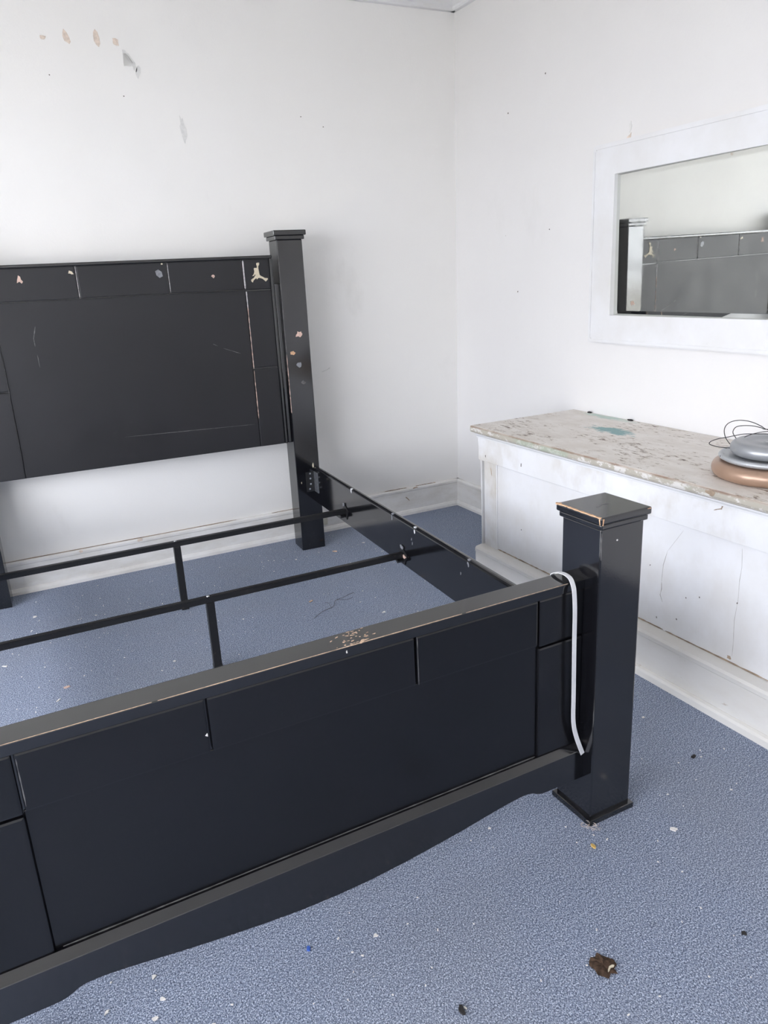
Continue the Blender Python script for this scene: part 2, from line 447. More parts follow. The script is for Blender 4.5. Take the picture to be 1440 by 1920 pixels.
# cornice at the ceiling
cor = [(0, 2.526), (.024, 2.526), (.030, 2.532), (.030, 2.542), (.036, 2.548), (.055, 2.575), (.088, 2.598), (.094, 2.606), (.094, CEIL), (0, CEIL)]
struct('trim_1', PR([(-a, z) for a, z in cor], 'x', ROOM_X0, 0.02), FRAMEW)
struct('trim_2', PR([(0.026 - a, z) for a, z in cor], 'y', ROOM_Y0, -0.001), FRAMEW)

# marks on the walls
def wb(name, pts, mat, d=0.0012): return mark(name, pts, 'y', -d, 0.001, mat, wall_back)
wb('paint_chip', blob_pts(-1.8143, 2.2776, .012, .024, 11, 9, .4, .3), WPINK)
wb('paint_chip', blob_pts(-1.6988, 2.2855, .013, .030, 12, 9, .2, .12), WPINK)
wb('paint_chip', blob_pts(-1.6251, 2.2745, .014, .014, 13, 9, .4), WPINK)
wb('paint_chip', blob_pts(-1.9026, 2.2718, .014, .006, 14, 9, .4), WPINK)
wb('plaster_mark', blob_pts(-1.386, 1.958, .011, .050, 15, 13, .25, .1), WGREY)
wb('plaster_mark', blob_pts(-1.548, 2.172, .010, .026, 16, 9, .25, -.2), WGREY)
for x, z in ((-0.7198, 1.9908), (-1.62, 2.077), (-1.9, 2.14), (-0.83, 2.03)):
    wb('nail_hole', blob_pts(x, z, .0026, .0022, int(x * 1000), 7, .2), CRACK)
wb('plaster_mark', ribbon_pts(dens([(-.82, .85), (-.79, .858), (-.77, .868)], 4), .006, 5), WGREY)
# the torn flap of paint that curls off the wall
bm = bmesh.new()
grid = [[(-1.602, -.002, 2.238), (-1.588, -.004, 2.236), (-1.566, -.003, 2.206)],
        [(-1.603, -.002, 2.215), (-1.589, -.006, 2.213), (-1.570, -.009, 2.200)],
        [(-1.604, -.002, 2.190), (-1.594, -.005, 2.191), (-1.574, -.010, 2.197)]]
gv = [[bm.verts.new(c) for c in row] for row in grid]
for i in range(2):
    for j in range(2): bm.faces.new((gv[i][j], gv[i][j + 1], gv[i + 1][j + 1], gv[i + 1][j]))
bmesh.ops.solidify(bm, geom=bm.faces[:], thickness=0.001)
obj('peeling_flap', bm, WALLB, wall_back)
wb('paint_chip', ribbon_pts(dens([(-1.602, 2.250), (-1.583, 2.232), (-1.562, 2.200), (-1.556, 2.170)], 3), .016, 8, .3), WGREY)
def wr(name, pts, mat, z, d=0.0015): return mark(name, pts, 'x', rwx(z) - d, rwx(z) + .002, mat, wall_right)
wr('paint_chip', blob_pts(-1.240, 1.800, .006, .020, 21, 11, .5, .2), WGREY, 1.80)
wr('paint_chip', blob_pts(-1.240, 1.768, .010, .010, 22, 9, .5), WPINK, 1.768)
for y, z in ((-.7212, 2.0987), (-.4558, 1.9941), (-.7753, 1.4666), (-1.0604, 1.2014), (-.55, 1.20)):
    wr('nail_hole', blob_pts(y, z, .0026, .0036, int(y * 1000), 7, .3, .4), CRACK, z)
# cable outlet on the skirting behind the bed post
outlet = thing('cable_outlet', 'small cream cable outlet on the skirting behind the headboard post', 'outlet', T(-0.905, -0.027, .045))
obj('outlet_body', B(-.955, -.862, -.040, -.021, .045, .112, bev=.004), BEIGE, outlet)
bm = lathe([(0, 0), (.012, 0), (.012, .004), (.006, .006), (0, .006)], 20)
obj('socket', bm, GRIME, outlet, T(-.915, -.040, .092) @ Matrix.Rotation(math.pi / 2, 4, 'X'))

# ------------------------------------------------------------------ bed
HM = T(-1.08445867, -0.22966842, 0) @ Matrix.Rotation(-0.049945, 4, 'Z')     # head end: x along headboard, y to wall
FM = T(-1.20957332, -2.47085698, 0) @ Matrix.Rotation(0.010338, 4, 'Z')      # foot end
bed = thing('bed_frame', 'black wooden four-post bed frame without mattress or slats on blue carpet', 'bed', HM)

def post(name, M, x0, w, d, h, cap, c1, c2, plate):
    o = obj(name, B(x0, x0 + w, 0, d, 0.0 if not plate else .012, h - cap, bev=.0035), BLACK, bed, M)
    k = obj('post_cap', B(x0 - c1, x0 + w + c1, -c1, d + c1, h - cap * .56, h, bev=.0045, seg=3), BLACK, o, M)
    obj('cap_moulding', B(x0 - c2, x0 + w + c2, -c2, d + c2, h - cap, h - cap * .56, bev=.004, seg=3), BLACK, o, M)
    if plate: obj('base_plate', B(x0 - plate, x0 + w + plate, -plate, d + plate, 0, .015, bev=.003), BLACK, o, M)
    return o
hp_r = post('head_post', HM, 0.0, .120, .1236, 1.5217, .040, .0165, .009, 0)
hp_l = post('head_post', HM, -1.459, .120, .1236, 1.5217, .040, .0165, .009, 0)
fp_r = post('foot_post', FM, 0.0, .125, .1238, .7914, .031, .0115, .0065, .009)
fp_l = post('foot_post', FM, -1.437, .125, .1238, .7914, .031, .0115, .0065, .009)

# headboard: backing board, top and side edge mouldings, raised panels round a sunk centre panel
HBM = HM @ T(0, -.05, 0)
def adj(p):
    u, z = p
    return (u - .0148 * (1 + u / 1.05), z + (1.275 - z) * .015)
def adjs(P): return [adj(p) for p in P]
HL, HR, HZ0 = -1.3205, -.0185, .551
hb = obj('headboard', B(HL, HR, .094, .118, HZ0, 1.412, bev=.002), BLACK, bed, HBM)
obj('top_moulding', B(HL, HR, .081, .121, 1.4055, 1.4195, bev=.004, seg=3), BLACK, hb, HBM)
for x in (HL, HR - .014): obj('side_moulding', B(x, x + .014, .082, .095, HZ0 + .001, 1.4055, bev=.003), BLACK, hb, HBM)
def panel(x0, x1, z0, z1, y0, y1, par, M, bev=.0035): return obj('panel', B(x0, x1, y0, y1, z0, z1, bev=bev), BLACKH if par is hb else BLACKP, par, M)
g = .0028
DIV = [-1.187, -.856, -.487, -.1565]
IL, IR = HL + .0145, HR - .0145
panel(IL, DIV[0] - g, 1.271 + g, 1.4050, .0855, .095, hb, HBM)
for a, b in zip(DIV, DIV[1:]): panel(a + g, b - g, 1.275 + .002, 1.4050, .0855, .095, hb, HBM)
panel(DIV[3] + g, IR, 1.271 + g, 1.4050, .0855, .095, hb, HBM)
for x0, x1 in ((IL, DIV[0] - .0015), (DIV[3] + .0045, IR)):
    panel(x0, x1, .921 + g, 1.271 - g, .0855, .095, hb, HBM)
    panel(x0, x1, HZ0 + .001, .921 - g, .0855, .095, hb, HBM)
panel(DIV[0] - .0005, DIV[3] + .0030, HZ0 + .001, 1.2745, .0905, .096, hb, HBM, .003)
# cleats that join the headboard to the inner faces of the posts
obj('cleat', B(HR - .001, .001, .022, .074, .556, 1.295, bev=.003), BLACK, hp_r, HM)
obj('cleat', B(-1.340, HL + .001, .022, .074, .556, 1.295, bev=.003), BLACK, hp_l, HM)
# worn arris strips beside the right column
def worn_or_lit_strip(u0, z0, u1, z1, w, mat, seed, jag):
    mark('worn_or_lit_edge', ribbon_pts(dens(adjs([(u0, z0), (u1, z1)]), 26), w, seed, jag), 'y', .0842, .088, mat, hb, HBM)
worn_or_lit_strip(-.1408, 1.403, -.1408, 1.279, .0065, WORN_LIT, 3, .15)
worn_or_lit_strip(-.1375, 1.268, -.1375, 1.19, .0055, WORN_LIT, 4, .5); worn_or_lit_strip(-.1375, 1.20, -.1375, .917, .0050, PINKCHIP, 14, .85); worn_or_lit_strip(-.1372, 1.15, -.1372, .917, .0035, WORN_LIT, 15, .8)
worn_or_lit_strip(-.1375, .908, -.1375, .68, .0035, PINKCHIP, 5, .85)
for k in (1, 2):  # pale strips paint the light caught on the two middle groove edges
    worn_or_lit_strip((-.857, -.480)[k - 1] + .0035, 1.404, (-.857, -.480)[k - 1] + .0035, 1.281, .0026, WORN_LIT, 20 + k, .6)
worn_or_lit_strip(-1.1912, 1.06, -1.1912, .60, .0012, SCRATCH_LIT, 24, .8)
# emblem: cream figure cut-out stuck on the corner panel
EM = [(-0.0788, 1.389), (-0.0716, 1.3911), (-0.0647, 1.3901), (-0.0666, 1.3805), (-0.0705, 1.3766), (-0.0715, 1.3661), (-0.0701, 1.3548), (-0.0682, 1.3385), (-0.0651, 1.3343), (-0.0552, 1.3289), (-0.0452, 1.3228), (-0.0313, 1.3213), (-0.0309, 1.3164), (-0.0415, 1.307), (-0.0479, 1.3131), (-0.056, 1.32), (-0.0662, 1.3237), (-0.0749, 1.3244), (-0.0825, 1.318), (-0.0846, 1.3238), (-0.0919, 1.32), (-0.0996, 1.3131), (-0.103, 1.3051), (-0.1094, 1.3111), (-0.1096, 1.3176), (-0.103, 1.3222), (-0.0957, 1.3259), (-0.0907, 1.3322), (-0.0866, 1.3376), (-0.0898, 1.341), (-0.0948, 1.334), (-0.1036, 1.3335), (-0.0998, 1.3366), (-0.0958, 1.3413), (-0.0926, 1.3476), (-0.091, 1.354), (-0.0925, 1.3654), (-0.0895, 1.3688), (-0.0783, 1.3677), (-0.0766, 1.376), (-0.0792, 1.3818)]
em = mark('figure_emblem', adjs(EM), 'y', .0836, .086, CREAM, hb, HBM)
em['label'] = 'cream cut-out of a leaping figure on the corner panel'
def hbm(name, pts, mat, d0=.0848): return mark(name, adjs(pts), 'y', d0, .088, mat, hb, HBM)
hbm('paint_chip', blob_pts(-1.0729, 1.3637, .013, .014, 31, 11, .55), PINKCHIP)
hbm('paint_chip', blob_pts(-.8723, 1.382, .010, .007, 32, 9, .5), CREAM)
hbm('tape_patch', blob_pts(-.5163, 1.3621, .014, .018, 33, 6, .12, .5), TAPE)
hbm('paint_chip', blob_pts(-.2808, 1.3404, .007, .006, 34, 8, .4), PINKCHIP)
hbm('paint_chip', blob_pts(-.4994, 1.402, .004, .003, 35, 8, .4), CREAM)
def hbc(name, path, w, mat, s): return mark(name, ribbon_pts(dens(adjs(path), 6), w, s, .7), 'y', .0901, .0925, mat, hb, HBM)
hbc('scratch', [(-1.0452, 1.1753), (-1.0597, 1.1265), (-1.0592, 1.0936)], .0045, SCRATCH_LIT, 41)
hbc('scratch', [(-1.0567, 1.0604), (-1.0558, 1.0048)], .0030, SCRATCH_LIT, 42)
hbc('scratch', [(-.3153, 1.0452), (-.2950, 1.034)], .0032, SCRATCH_LIT, 43)
hbc('scratch', [(-.2700, 1.022), (-.1916, .9914)], .0030, SCRATCH_LIT, 44)
hbc('scratch', [(-.758, .6678), (-.45, .660), (-.1601, .6525)], .0018, SCRATCH_LIT, 45)
# chips on the head post
def hpm(name, pts, mat): return mark(name, pts, 'y', -.0008, .002, mat, hp_r, HM)
hpm('paint_chip', blob_pts(.0716, 1.0656, .016, .011, 51, 11, .5, .4), PINKCHIP)
hpm('paint_chip', blob_pts(.0327, .9806, .012, .0085, 52, 10, .2), RAWWOOD)
hpm('paint_chip', blob_pts(.0593, .9239, .010, .011, 53, 8, .5), TAPE)
hpm('paint_chip', blob_pts(.0733, .8397, .009, .010, 54, 8, .5), SCRATCH_LIT)
hpm('paint_chip', blob_pts(.022, .352, .002, .006, 57, 7, .3), CREAM)
hpm('worn_or_lit_edge', ribbon_pts(dens([(.0022, 1.47), (.0022, .99)], 40), .0026, 55, .8), SCRATCH_LIT)
hpm('worn_or_lit_edge', ribbon_pts(dens([(.0024, .975), (.0024, .70)], 30), .0038, 56, .9), PINKCHIP)

# side rails with rounded top edge
def rail_prof(x):
    return [(x, .2447), (x + .024, .2447), (x + .024, .418), (x + .021, .4235), (x + .016, .426), (x + .009, .426), (x + .004, .4235), (x + .001, .419), (x, .415)]
rail_r = obj('side_rail', PR(rail_prof(.0899), 'y', -2.128, -.0015), BLACK, bed, HM)
rail_l = obj('side_rail', PR(rail_prof(-1.4539), 'y', -2.090, -.0015), BLACK, bed, HM)
for v, z, s, mat in ((.4931, .4178, 1, WHITEB), (.9176, .4107, 2, TAPE), (1.1116, .4102, 3, WHITEB), (1.4975, .4138, 4, TAPE)):
    bm = PR(blob_pts(-v, z - .002, .005, .008, s + 70, 8, .6), 'x', .0891, .0903)
    box(bm, .0895, .098, -v - .006, -v + .004, .4225, .4268)
    obj('tape_scrap', bm, mat, rail_r, HM)
for v, z, s in ((1.4478, .3616, 5), (1.085, .37, 6), (1.09, .355, 7)):
    mark('scratch', blob_pts(-v, z, .003, .006, s + 80, 7, .5), 'x', .0893, .0905, TAPE, rail_r, HM)
# head bracket: plate on the post, bright plate on the rail, screws
br = obj('bed_bracket', B(.046, .0885, -.004, .0005, .301, .401, bev=.001), BMETAL, rail_r, HM)
br2 = obj('bracket_plate', B(.0872, .0897, -.056, -.003, .300, .402, bev=.0008), STEEL, rail_r, HM)
for z in (.315, .340, .368, .393):
    bm = lathe([(0, 0), (.0048, 0), (.0040, .002), (0, .0028)], 10)
    obj('screw', bm, STEEL, rail_r, HM @ T(.062 + .006 * (z > .33), -.004, z) @ Matrix.Rotation(math.pi / 2, 4, 'X'))
mark('paint_chip', blob_pts(.0885, .433, .004, .012, 91, 8, .3), 'y', -.0008, .002, CREAM, hp_r, HM)

# steel cross bars with centre legs
def cross_bar(v, zr, zl, leg_u):
    bm = bmesh.new(); t = .022
    xs = (-1.4285, .0885)
    pr = []
    for x, z in ((xs[0], zl), (xs[1], zr)):
        pr.append([bm.verts.new((x, y, zz)) for y, zz in ((-v - t / 2, z - t), (-v + t / 2, z - t), (-v + t / 2, z), (-v - t / 2, z))])
    a, b = pr
    bm.faces.new(a); bm.faces.new(list(reversed(b)))
    for i in range(4): bm.faces.new((a[i], a[(i + 1) % 4], b[(i + 1) % 4], b[i]))
    bmesh.ops.bevel(bm, geom=bm.edges[:], offset=.002, segments=2, affect='EDGES')
    o = obj('cross_bar', bm, BMETAL, bed, HM)
    zt = zl + (zr - zl) * (leg_u - xs[0]) / (xs[1] - xs[0]) - t
    obj('centre_leg', B(leg_u - .014, leg_u + .014, -v - .014, -v + .014, .008, zt, bev=.002), BMETAL, o, HM)
    obj('foot_cap', B(leg_u - .0155, leg_u + .0155, -v - .0155, -v + .0155, 0, .022, bev=.003), BMETAL, o, HM)
    bm = lathe([(0, 0), (.006, 0), (.005, .002), (0, .003)], 10)
    obj('bolt_head', bm, STEEL, o, HM @ T(leg_u - .004, -v, zt + t))
    for s, x in ((1, .0897), (-1, -1.4297)):
        bm = bmesh.new(); z = (zr if s > 0 else zl) - t / 2
        x0, x1 = (x - .003, x) if s > 0 else (x, x + .003)
        box(bm, x0, x1, -v - .030, -v + .030, z - .026, z + .024, .001)
        prism(bm, [(-v - .016, z - .024), (-v + .016, z - .024), (-v + .018, z - .012), (-v - .018, z - .012)], 'x', x - .028 * s, x)
        bmesh.ops.rotate(bm, verts=bm.verts, cent=(x, -v, z), matrix=Matrix.Rotation(.5 * s, 3, 'X'))
        obj('bar_hook', bm, BMETAL, o, HM)
    return o
bar1 = cross_bar(.412, .3145, .2935, -.664)
bar2 = cross_bar(1.006, .2960, .2665, -.655)
mark('paint_chip', blob_pts(-1.022, .281, .014, .006, 95, 9, .5), 'x', .083, .0870, PINKCHIP, bar2, HM)
mark('paint_chip', blob_pts(-1.004, .316, .010, .008, 96, 9, .5), 'x', .083, .0870, TAPE, bar2, HM)
mark('paint_chip', blob_pts(-.402, .331, .006, .008, 97, 9, .5), 'x', .083, .0870, TAPE, bar1, HM)

# footboard: core, cap rail, raised panels, shaped bottom rail
FC = -.656
fb = obj('footboard', B(-1.312, .0005, .057, .098, .15, .612, bev=.002), BLACK, bed, FM)
cap = obj('cap_rail', B(-1.312, .0005, .0446, .1051, .6095, .6323, bev=.0022, seg=3), BLACK, fb, FM)
g = .0018
FD = [-1.182, -.870, -.442, -.128]
PF, PB = .0470, .0585
panel(-1.3115, FD[0] - g, .4935 + g, .609, PF, PB, fb, FM, .0045)
for a, b in zip(FD, FD[1:]): panel(a + g, b - g, .4975 + .0015, .609, PF, PB, fb, FM, .0045)
panel(FD[3] + g, 0, .4935 + g, .609, PF, PB, fb, FM, .0045)
for x0, x1 in ((-1.3115, -1.1835), (-.1265, 0)):
    panel(x0, x1, .2075, .4935 - g, PF, PB, fb, FM, .0050)
panel(-1.1835, -.1265, .2075, .4985, .0550, .0585, fb, FM, .002)
half = [(0, .085), (.08, .087), (.16, .0935), (.24, .1025), (.31, .1115), (.37, .121), (.42, .1285), (.455, .1325), (.475, .1335), (.490, .1330), (.503, .130), (.513, .1245), (.525, .1195), (.537, .1175), (.58, .1170), (.656, .1170)]
bot = [(FC - a, z) for a, z in reversed(half)] + [(FC + a, z) for a, z in half[1:]]
bot[-1] = (.0005, bot[-1][1])
bm = bmesh.new()
top = [(x, .206) for x, z in bot]
def row(ys, zs): return [bm.verts.new((x, ys, zf)) for (x, z), zf in zip(bot, zs)]
r_bf = row(.031, [z for x, z in bot]); r_tf = row(.031, [.1935] * len(bot)); r_t2 = row(.0318, [.1950] * len(bot))
r_tb = row(.0462, [.2065] * len(bot)); r_t3 = row(.0475, [.2075] * len(bot)); r_bk = row(.090, [.2078] * len(bot)); r_bb = row(.090, [z for x, z in bot])
rows = [r_bf, r_tf, r_t2, r_tb, r_t3, r_bk, r_bb]
for A, Bq in zip(rows, rows[1:] + rows[:1]):
    for i in range(len(bot) - 1): bm.faces.new((A[i], A[i + 1], Bq[i + 1], Bq[i]))
bm.faces.new([r[0] for r in rows]); bm.faces.new([r[-1] for r in reversed(rows)])
obj('bottom_rail', bm, BLACK, fb, FM)
# bare-wood wear along the cap's front arris and the rubbed spot on top
def cap_line(a0, a1, w, seed, jag, mat):
    path = dens([(a0, .0452), (a1, .0452)], max(6, int((a1 - a0) * 40)))
    mark('worn_or_lit_edge', ribbon_pts(path, w, seed, jag), 'z', .6316, .63265, mat, fb, FM)
cap_line(-1.30, -.96, .0008, 61, .8, WOODCHIP); cap_line(-.95, -.62, .0011, 62, .5, WOODCHIP)
cap_line(-.62, -.33, .0014, 63, .4, WOODCHIP); cap_line(-.32, -.05, .0007, 64, .9, WOODCHIP)
r = random.Random(5)
for i in range(34):
    a = r.gauss(-.568, .022); y = r.uniform(.05, .102)
    mark('paint_chip', blob_pts(a, y, r.uniform(.0012, .0042), r.uniform(.0008, .0022), i + 300, 7, .5, r.uniform(-.5, .5)), 'z', .6316, .6327, WOODCHIP, fb, FM)
mark('paint_chip', blob_pts(-.556, .050, .011, .004, 340, 12, .5, .3), 'z', .6316, .6328, WOODCHIP, fb, FM)
def fbm(name, pts, mat, y0=.0468): return mark(name, pts, 'y', y0, .05, mat, fb, FM)
fbm('paint_chip', blob_pts(-.876, .5367, .002, .0045, 341, 8, .6), PAPER)
fbm('paint_chip', blob_pts(-.594, .6225, .0012, .003, 342, 8, .5), PAPER, .0436)
fbm('worn_or_lit_edge', ribbon_pts(dens([(FD[0] + .0045, .60), (FD[0] + .0045, .51)], 12), .0022, 343, .9), SCRATCH_LIT)  # grey strips here and below paint bevel highlights beside the grooves
fbm('worn_or_lit_edge', ribbon_pts(dens([(FD[2] + .0050, .607), (FD[2] + .0050, .50)], 12), .0016, 344, .8), SCRATCH_LIT)
mark('worn_or_lit_edge', ribbon_pts(dens([(-1.17, .0538), (-.65, .0538), (-.13, .0538)], 30), .0022, 345, .8), 'z', .2078, .2090, SCRATCH_LIT, fb, FM)
# wear on the foot-post cap: bare wood on the inner arris, the near corner and the top
def fpm(name, pts, ax, s0, s1, mat): return mark(name, pts, ax, s0, s1, mat, fp_r, FM)
fpm('worn_or_lit_edge', ribbon_pts(dens([(-.0098, .128), (-.0085, .10), (-.0095, .05), (-.0095, 0), (-.0095, -.0085)], 7), .007, 401, .55), 'z', .7895, .79165, RAWWOOD)
fpm('worn_or_lit_edge', ribbon_pts(dens([(.133, .7885), (.122, .7885)], 4), .003, 405, .7), 'y', -.01175, -.0095, RAWWOOD)
fpm('worn_or_lit_edge', blob_pts(-.0090, .130, .006, .007, 402, 9, .4), 'z', .7895, .7918, RAWWOOD)
fpm('worn_or_lit_edge', [(-.0075, .789), (-.0030, .7885), (-.0048, .782), (-.0055, .774), (-.0075, .7745)], 'y', -.0120, -.0095, RAWWOOD)
fpm('worn_or_lit_edge', [(-.0075, .789), (-.0040, .788), (-.0060, .780), (-.0068, .775), (-.0082, .776)], 'x', -.0120, -.0095, RAWWOOD)
fpm('scratch', ribbon_pts(dens([(.035, .055), (.06, .063), (.085, .060)], 5), .006, 404, .8), 'z', .790, .7917, SCRATCH_LIT)
fpm('paint_chip', blob_pts(.0471, .7276, .003, .003, 406, 7, .5), 'y', -.0007, .002, PAPER)
fpm('worn_or_lit_edge', ribbon_pts(dens([(.0022, .752), (.0022, .69)], 8), .002, 407, .9), 'y', -.0007, .002, SCRATCH_LIT)
# dust fluff caught at the post's base
bm = bmesh.new(); r = random.Random(9)
for i in range(16):
    x, y = -.012 + r.uniform(-.012, .016), -.012 + r.uniform(-.010, .014)
    p = [Vector((x, y, .002))]
    for k in range(4): p.append(p[-1] + Vector((r.uniform(-.007, .007), r.uniform(-.007, .007), r.uniform(-.001, .006))))
    for q in p: q.z = max(q.z, .001)
    tube(bm, p, .0004, 3)
ff = obj('dust_fluff', bm, WPINK, fp_r, FM); ff['kind'] = 'stuff'

# ------------------------------------------------------------------ white strap over the footboard
sp = [(-.043, .1100, .560), (-.043, .1090, .600), (-.043, .1080, .626), (-.042, .1020, .6372), (-.0385, .085, .6430), (-.0370, .068, .6440), (-.0395, .050, .6410), (-.047, .036, .6360),
      (-.0436, .0300, .6129), (-.0422, .028, .5675), (-.0415, .028, .4972), (-.0402, .028, .4249), (-.0389, .028, .3508), (-.0373, .028, .2848), (-.0272, .0275, .2401), (-.0065, .0270, .1864)]
sp[6] = (-.0385, .050, .6405); sp[7] = (-.0405, .0385, .6290)
path = smooth_path(sp, 5)
bm = bmesh.new(); sec = []
for i, p in enumerate(path):
    d = (path[min(i + 1, len(path) - 1)] - path[max(i - 1, 0)]).normalized()
    wdir = Vector((1, 0, 0)); wdir = (wdir - d * wdir.dot(d)).normalized()
    n = d.cross(wdir).normalized() * .0006
    w = wdir * .0058
    sec.append([bm.verts.new(p + a) for a in (-w - n, w - n, w + n, -w + n)])
for A, Bq in zip(sec, sec[1:]):
    for k in range(4): bm.faces.new((A[k], A[(k + 1) % 4], Bq[(k + 1) % 4], Bq[k]))
bm.faces.new(list(reversed(sec[0]))); bm.faces.new(sec[-1])
st = obj('plastic_strap', bm, WHITEB, None, FM, base=FM @ T(-.043, .075, .6323))
tag(st, 'narrow white plastic strap hanging over the black footboard beside the post', 'strap')

# ------------------------------------------------------------------ bench along the right wall
BY0, BY1 = -0.9825, -2.86
BM = T(0, BY0, 0)
bench = thing('wall_bench', 'white painted wooden bench cabinet with worn peeling top against the wall', 'bench', BM)
fx = -.547
def zt(a): return a
prof = [(-.004, .655), (-.555, .655), (-.5615, .658), (-.5646, .664), (-.5646, .677), (-.5630, .6815), (-.5595, .6842), (-.004, .6842)]
obj('top_board', PR(prof, 'y', BY1, BY0), BTOP, bench)
obj('cove_moulding', PR([(fx, .638), (fx - .004, .638), (fx - .0055, .644), (fx - .011, .650), (fx - .013, .655), (fx, .655)], 'y', BY1, BY0 - .028), FRAMEW, bench)
obj('carcass', B(-.525, -.010, BY1, BY0 - .050, .0, .655), BPANEL, bench)
obj('apron', B(fx, -.520, BY1, BY0 - .032, .540, .655, bev=.003), BAPRON, bench)
obj('end_panel', B(-.545, -.010, BY0 - .056, BY0 - .050, .02, .655), BPANEL, bench)
obj('stile', B(-.5395, -.520, -1.131, -1.048, .10, .541, bev=.002), BAPRON, bench)
obj('front_panel', B(-.5345, -.520, BY1, -1.133, .10, .541), BPANEL, bench)
obj('panel_bead', PR([(-.535, .10), (-.5385, .10), (-.5385, .541), (-.535, .541)], 'y', -1.139, -1.132), FRAMEW, bench)
obj('plinth', PR([(-.530, 0), (-.578, 0), (-.578, .137), (-.5805, .140), (-.5805, .152), (-.575, .160), (-.5395, .1665), (-.530, .1665)], 'y', BY1, -1.032), BPLINTH, bench)
obj('shoe_moulding', PR([(-.577, 0), (-.5912, 0), (-.5912, .020), (-.588, .028), (-.581, .032), (-.577, .032)], 'y', BY1, -1.030), BPLINTH, bench)
for a, b in ((-1.14, -1.60), (-1.63, -2.05), (-2.06, -2.62)):
    mark('gap_line', ribbon_pts(dens([(b, .1690), (a, .1685)], 30), .0052, int(-a * 50), .8), 'x', -.5362, -.534, GRIME, bench)
def crack(path, w, s): mark('crack', ribbon_pts(dens(path, 3), w, s, .8), 'x', -.5349, -.534, CRACKL, bench)
crack([(-2.103, .522), (-2.047, .4375)], .0010, 501); crack([(-2.047, .4375), (-2.034, .3877), (-2.0311, .33)], .0018, 502)
crack([(-2.0312, .328), (-2.0330, .305), (-2.0290, .283), (-2.040, .262)], .0024, 503)
crack([(-2.3094, .5264), (-2.3140, .47), (-2.3108, .4302), (-2.312, .37), (-2.3061, .3038), (-2.3101, .24), (-2.3101, .19)], .0011, 504)
mark('stain', blob_pts(-2.3005, .182, .007, .006, 505, 9, .3), 'x', -.5349, -.534, WGREY if False else GRIME, bench)
for y, z, s in ((-1.98, .37, 1), (-2.13, .31, 2), (-2.31, .36, 3), (-2.18, .33, 4), (-2.02, .20, 5), (-2.10, .225, 6), (-1.30, .30, 7)):
    mark('nick', blob_pts(y, z, .0022, .0028, 510 + s, 7, .4), 'x', -.5349, -.534, CRACK, bench)
def apm(pts, mat): mark('chip', pts, 'x', fx - .0008, fx + .001, mat, bench)
apm(ribbon_pts(dens([(-2.2442, .640), (-2.240, .628), (-2.2273, .6235), (-2.215, .618)], 3), .005, 521, .6), GRIME)
apm(blob_pts(-1.313, .5735, .003, .006, 522, 8, .5), CRACK)
apm(blob_pts(-1.07, .565, .002, .005, 523, 8, .5), CRACK)
mark('chip', ribbon_pts(dens([(-1.096, .52), (-1.104, .485)], 5), .004, 524, .6), 'x', -.5403, -.539, GRIME, bench)
mark('chip', blob_pts(-2.215, .671, .016, .008, 525, 12, .4), 'x', -.5656, -.563, GRIME, bench)
# hardened dark lumps by the wall at the back of the top
for (x, y, s) in ((-.012, -1.096, 1), (-.012, -1.339, 2)):
    bm = bmesh.new(); bmesh.ops.create_icosphere(bm, subdivisions=2, radius=.008)
    for v in bm.verts: v.co *= 1 + .3 * noise.noise(v.co * 200 + Vector((s, 0, 0)))
    bmesh.ops.scale(bm, vec=(.8, 1.5 + .5 * (s - 1), .55), verts=bm.verts)
    q = obj('paint_lump', bm, DARKB, bench, T(x, y, .6865), smooth=True)

# ------------------------------------------------------------------ weight plates and wire on the bench
def rounded(r, h, edge, hole=0.0, dish=0.0):
    p = [(0, 0)] if hole == 0 else [(hole, 0.004)]
    for i in range(13):
        a = -math.pi / 2 + math.pi * i / 12
        p.append((r - edge + edge * math.cos(a), h / 2 + (h / 2) * math.sin(a)))
    p.append((r * .62, h - dish * .2)); p.append((r * .55, h - dish)); p.append((r * .25, h - dish))
    p.append((r * .22, h - dish * .3)); p.append((max(hole, .0), h - dish * .3) if hole == 0 else (hole, h - dish * .3))
    if hole > 0: p.append((hole, .004))
    return p
def plate(label, prof, mat, loc):
    o = obj('weight_plate', lathe(prof, 72), mat, None, T(*loc), base=T(*loc), smooth=True)
    return tag(o, label, 'weight plate', 'weight plates stacked on the bench')
plate('thick copper-coloured round weight plate at the bottom of the stack on the bench', rounded(.165, .048, .022, 0, .004), COPPER, (-0.3237, -2.2229, .6845))
bm_prof = [(0, 0), (.10, 0), (.135, .003), (.1455, .009), (.1470, .014), (.1440, .0185), (.137, .020), (.128, .0175), (.06, .0165), (0, .0165)]
plate('thin flat silver weight plate with chipped rim in the middle of the stack', bm_prof, CHIPPED, (-0.3280, -2.2255, .7328))
plate('thick rounded silver weight plate on top of the stack', rounded(.115, .040, .019, .014, .005), SILVER, (-0.3380, -2.2305, .7530))
W1 = [(-.4374, -2.1716, .782), (-.4473, -2.1667, .7922), (-.4577, -2.1615, .8091), (-.4624, -2.1593, .8271), (-.4602, -2.1603, .8416), (-.4494, -2.1657, .8527), (-.4291, -2.1757, .8573), (-.4069, -2.1868, .8546), (-.3868, -2.1967, .8476), (-.3664, -2.2068, .8361), (-.3485, -2.2157, .8248)]
W2 = [(-.3486, -2.2156, .8263), (-.366, -2.207, .8317), (-.386, -2.1971, .838), (-.4057, -2.1873, .8406), (-.4251, -2.1777, .8403), (-.4351, -2.1728, .8357), (-.4395, -2.1706, .8257), (-.4375, -2.1716, .8168), (-.4286, -2.176, .803)]
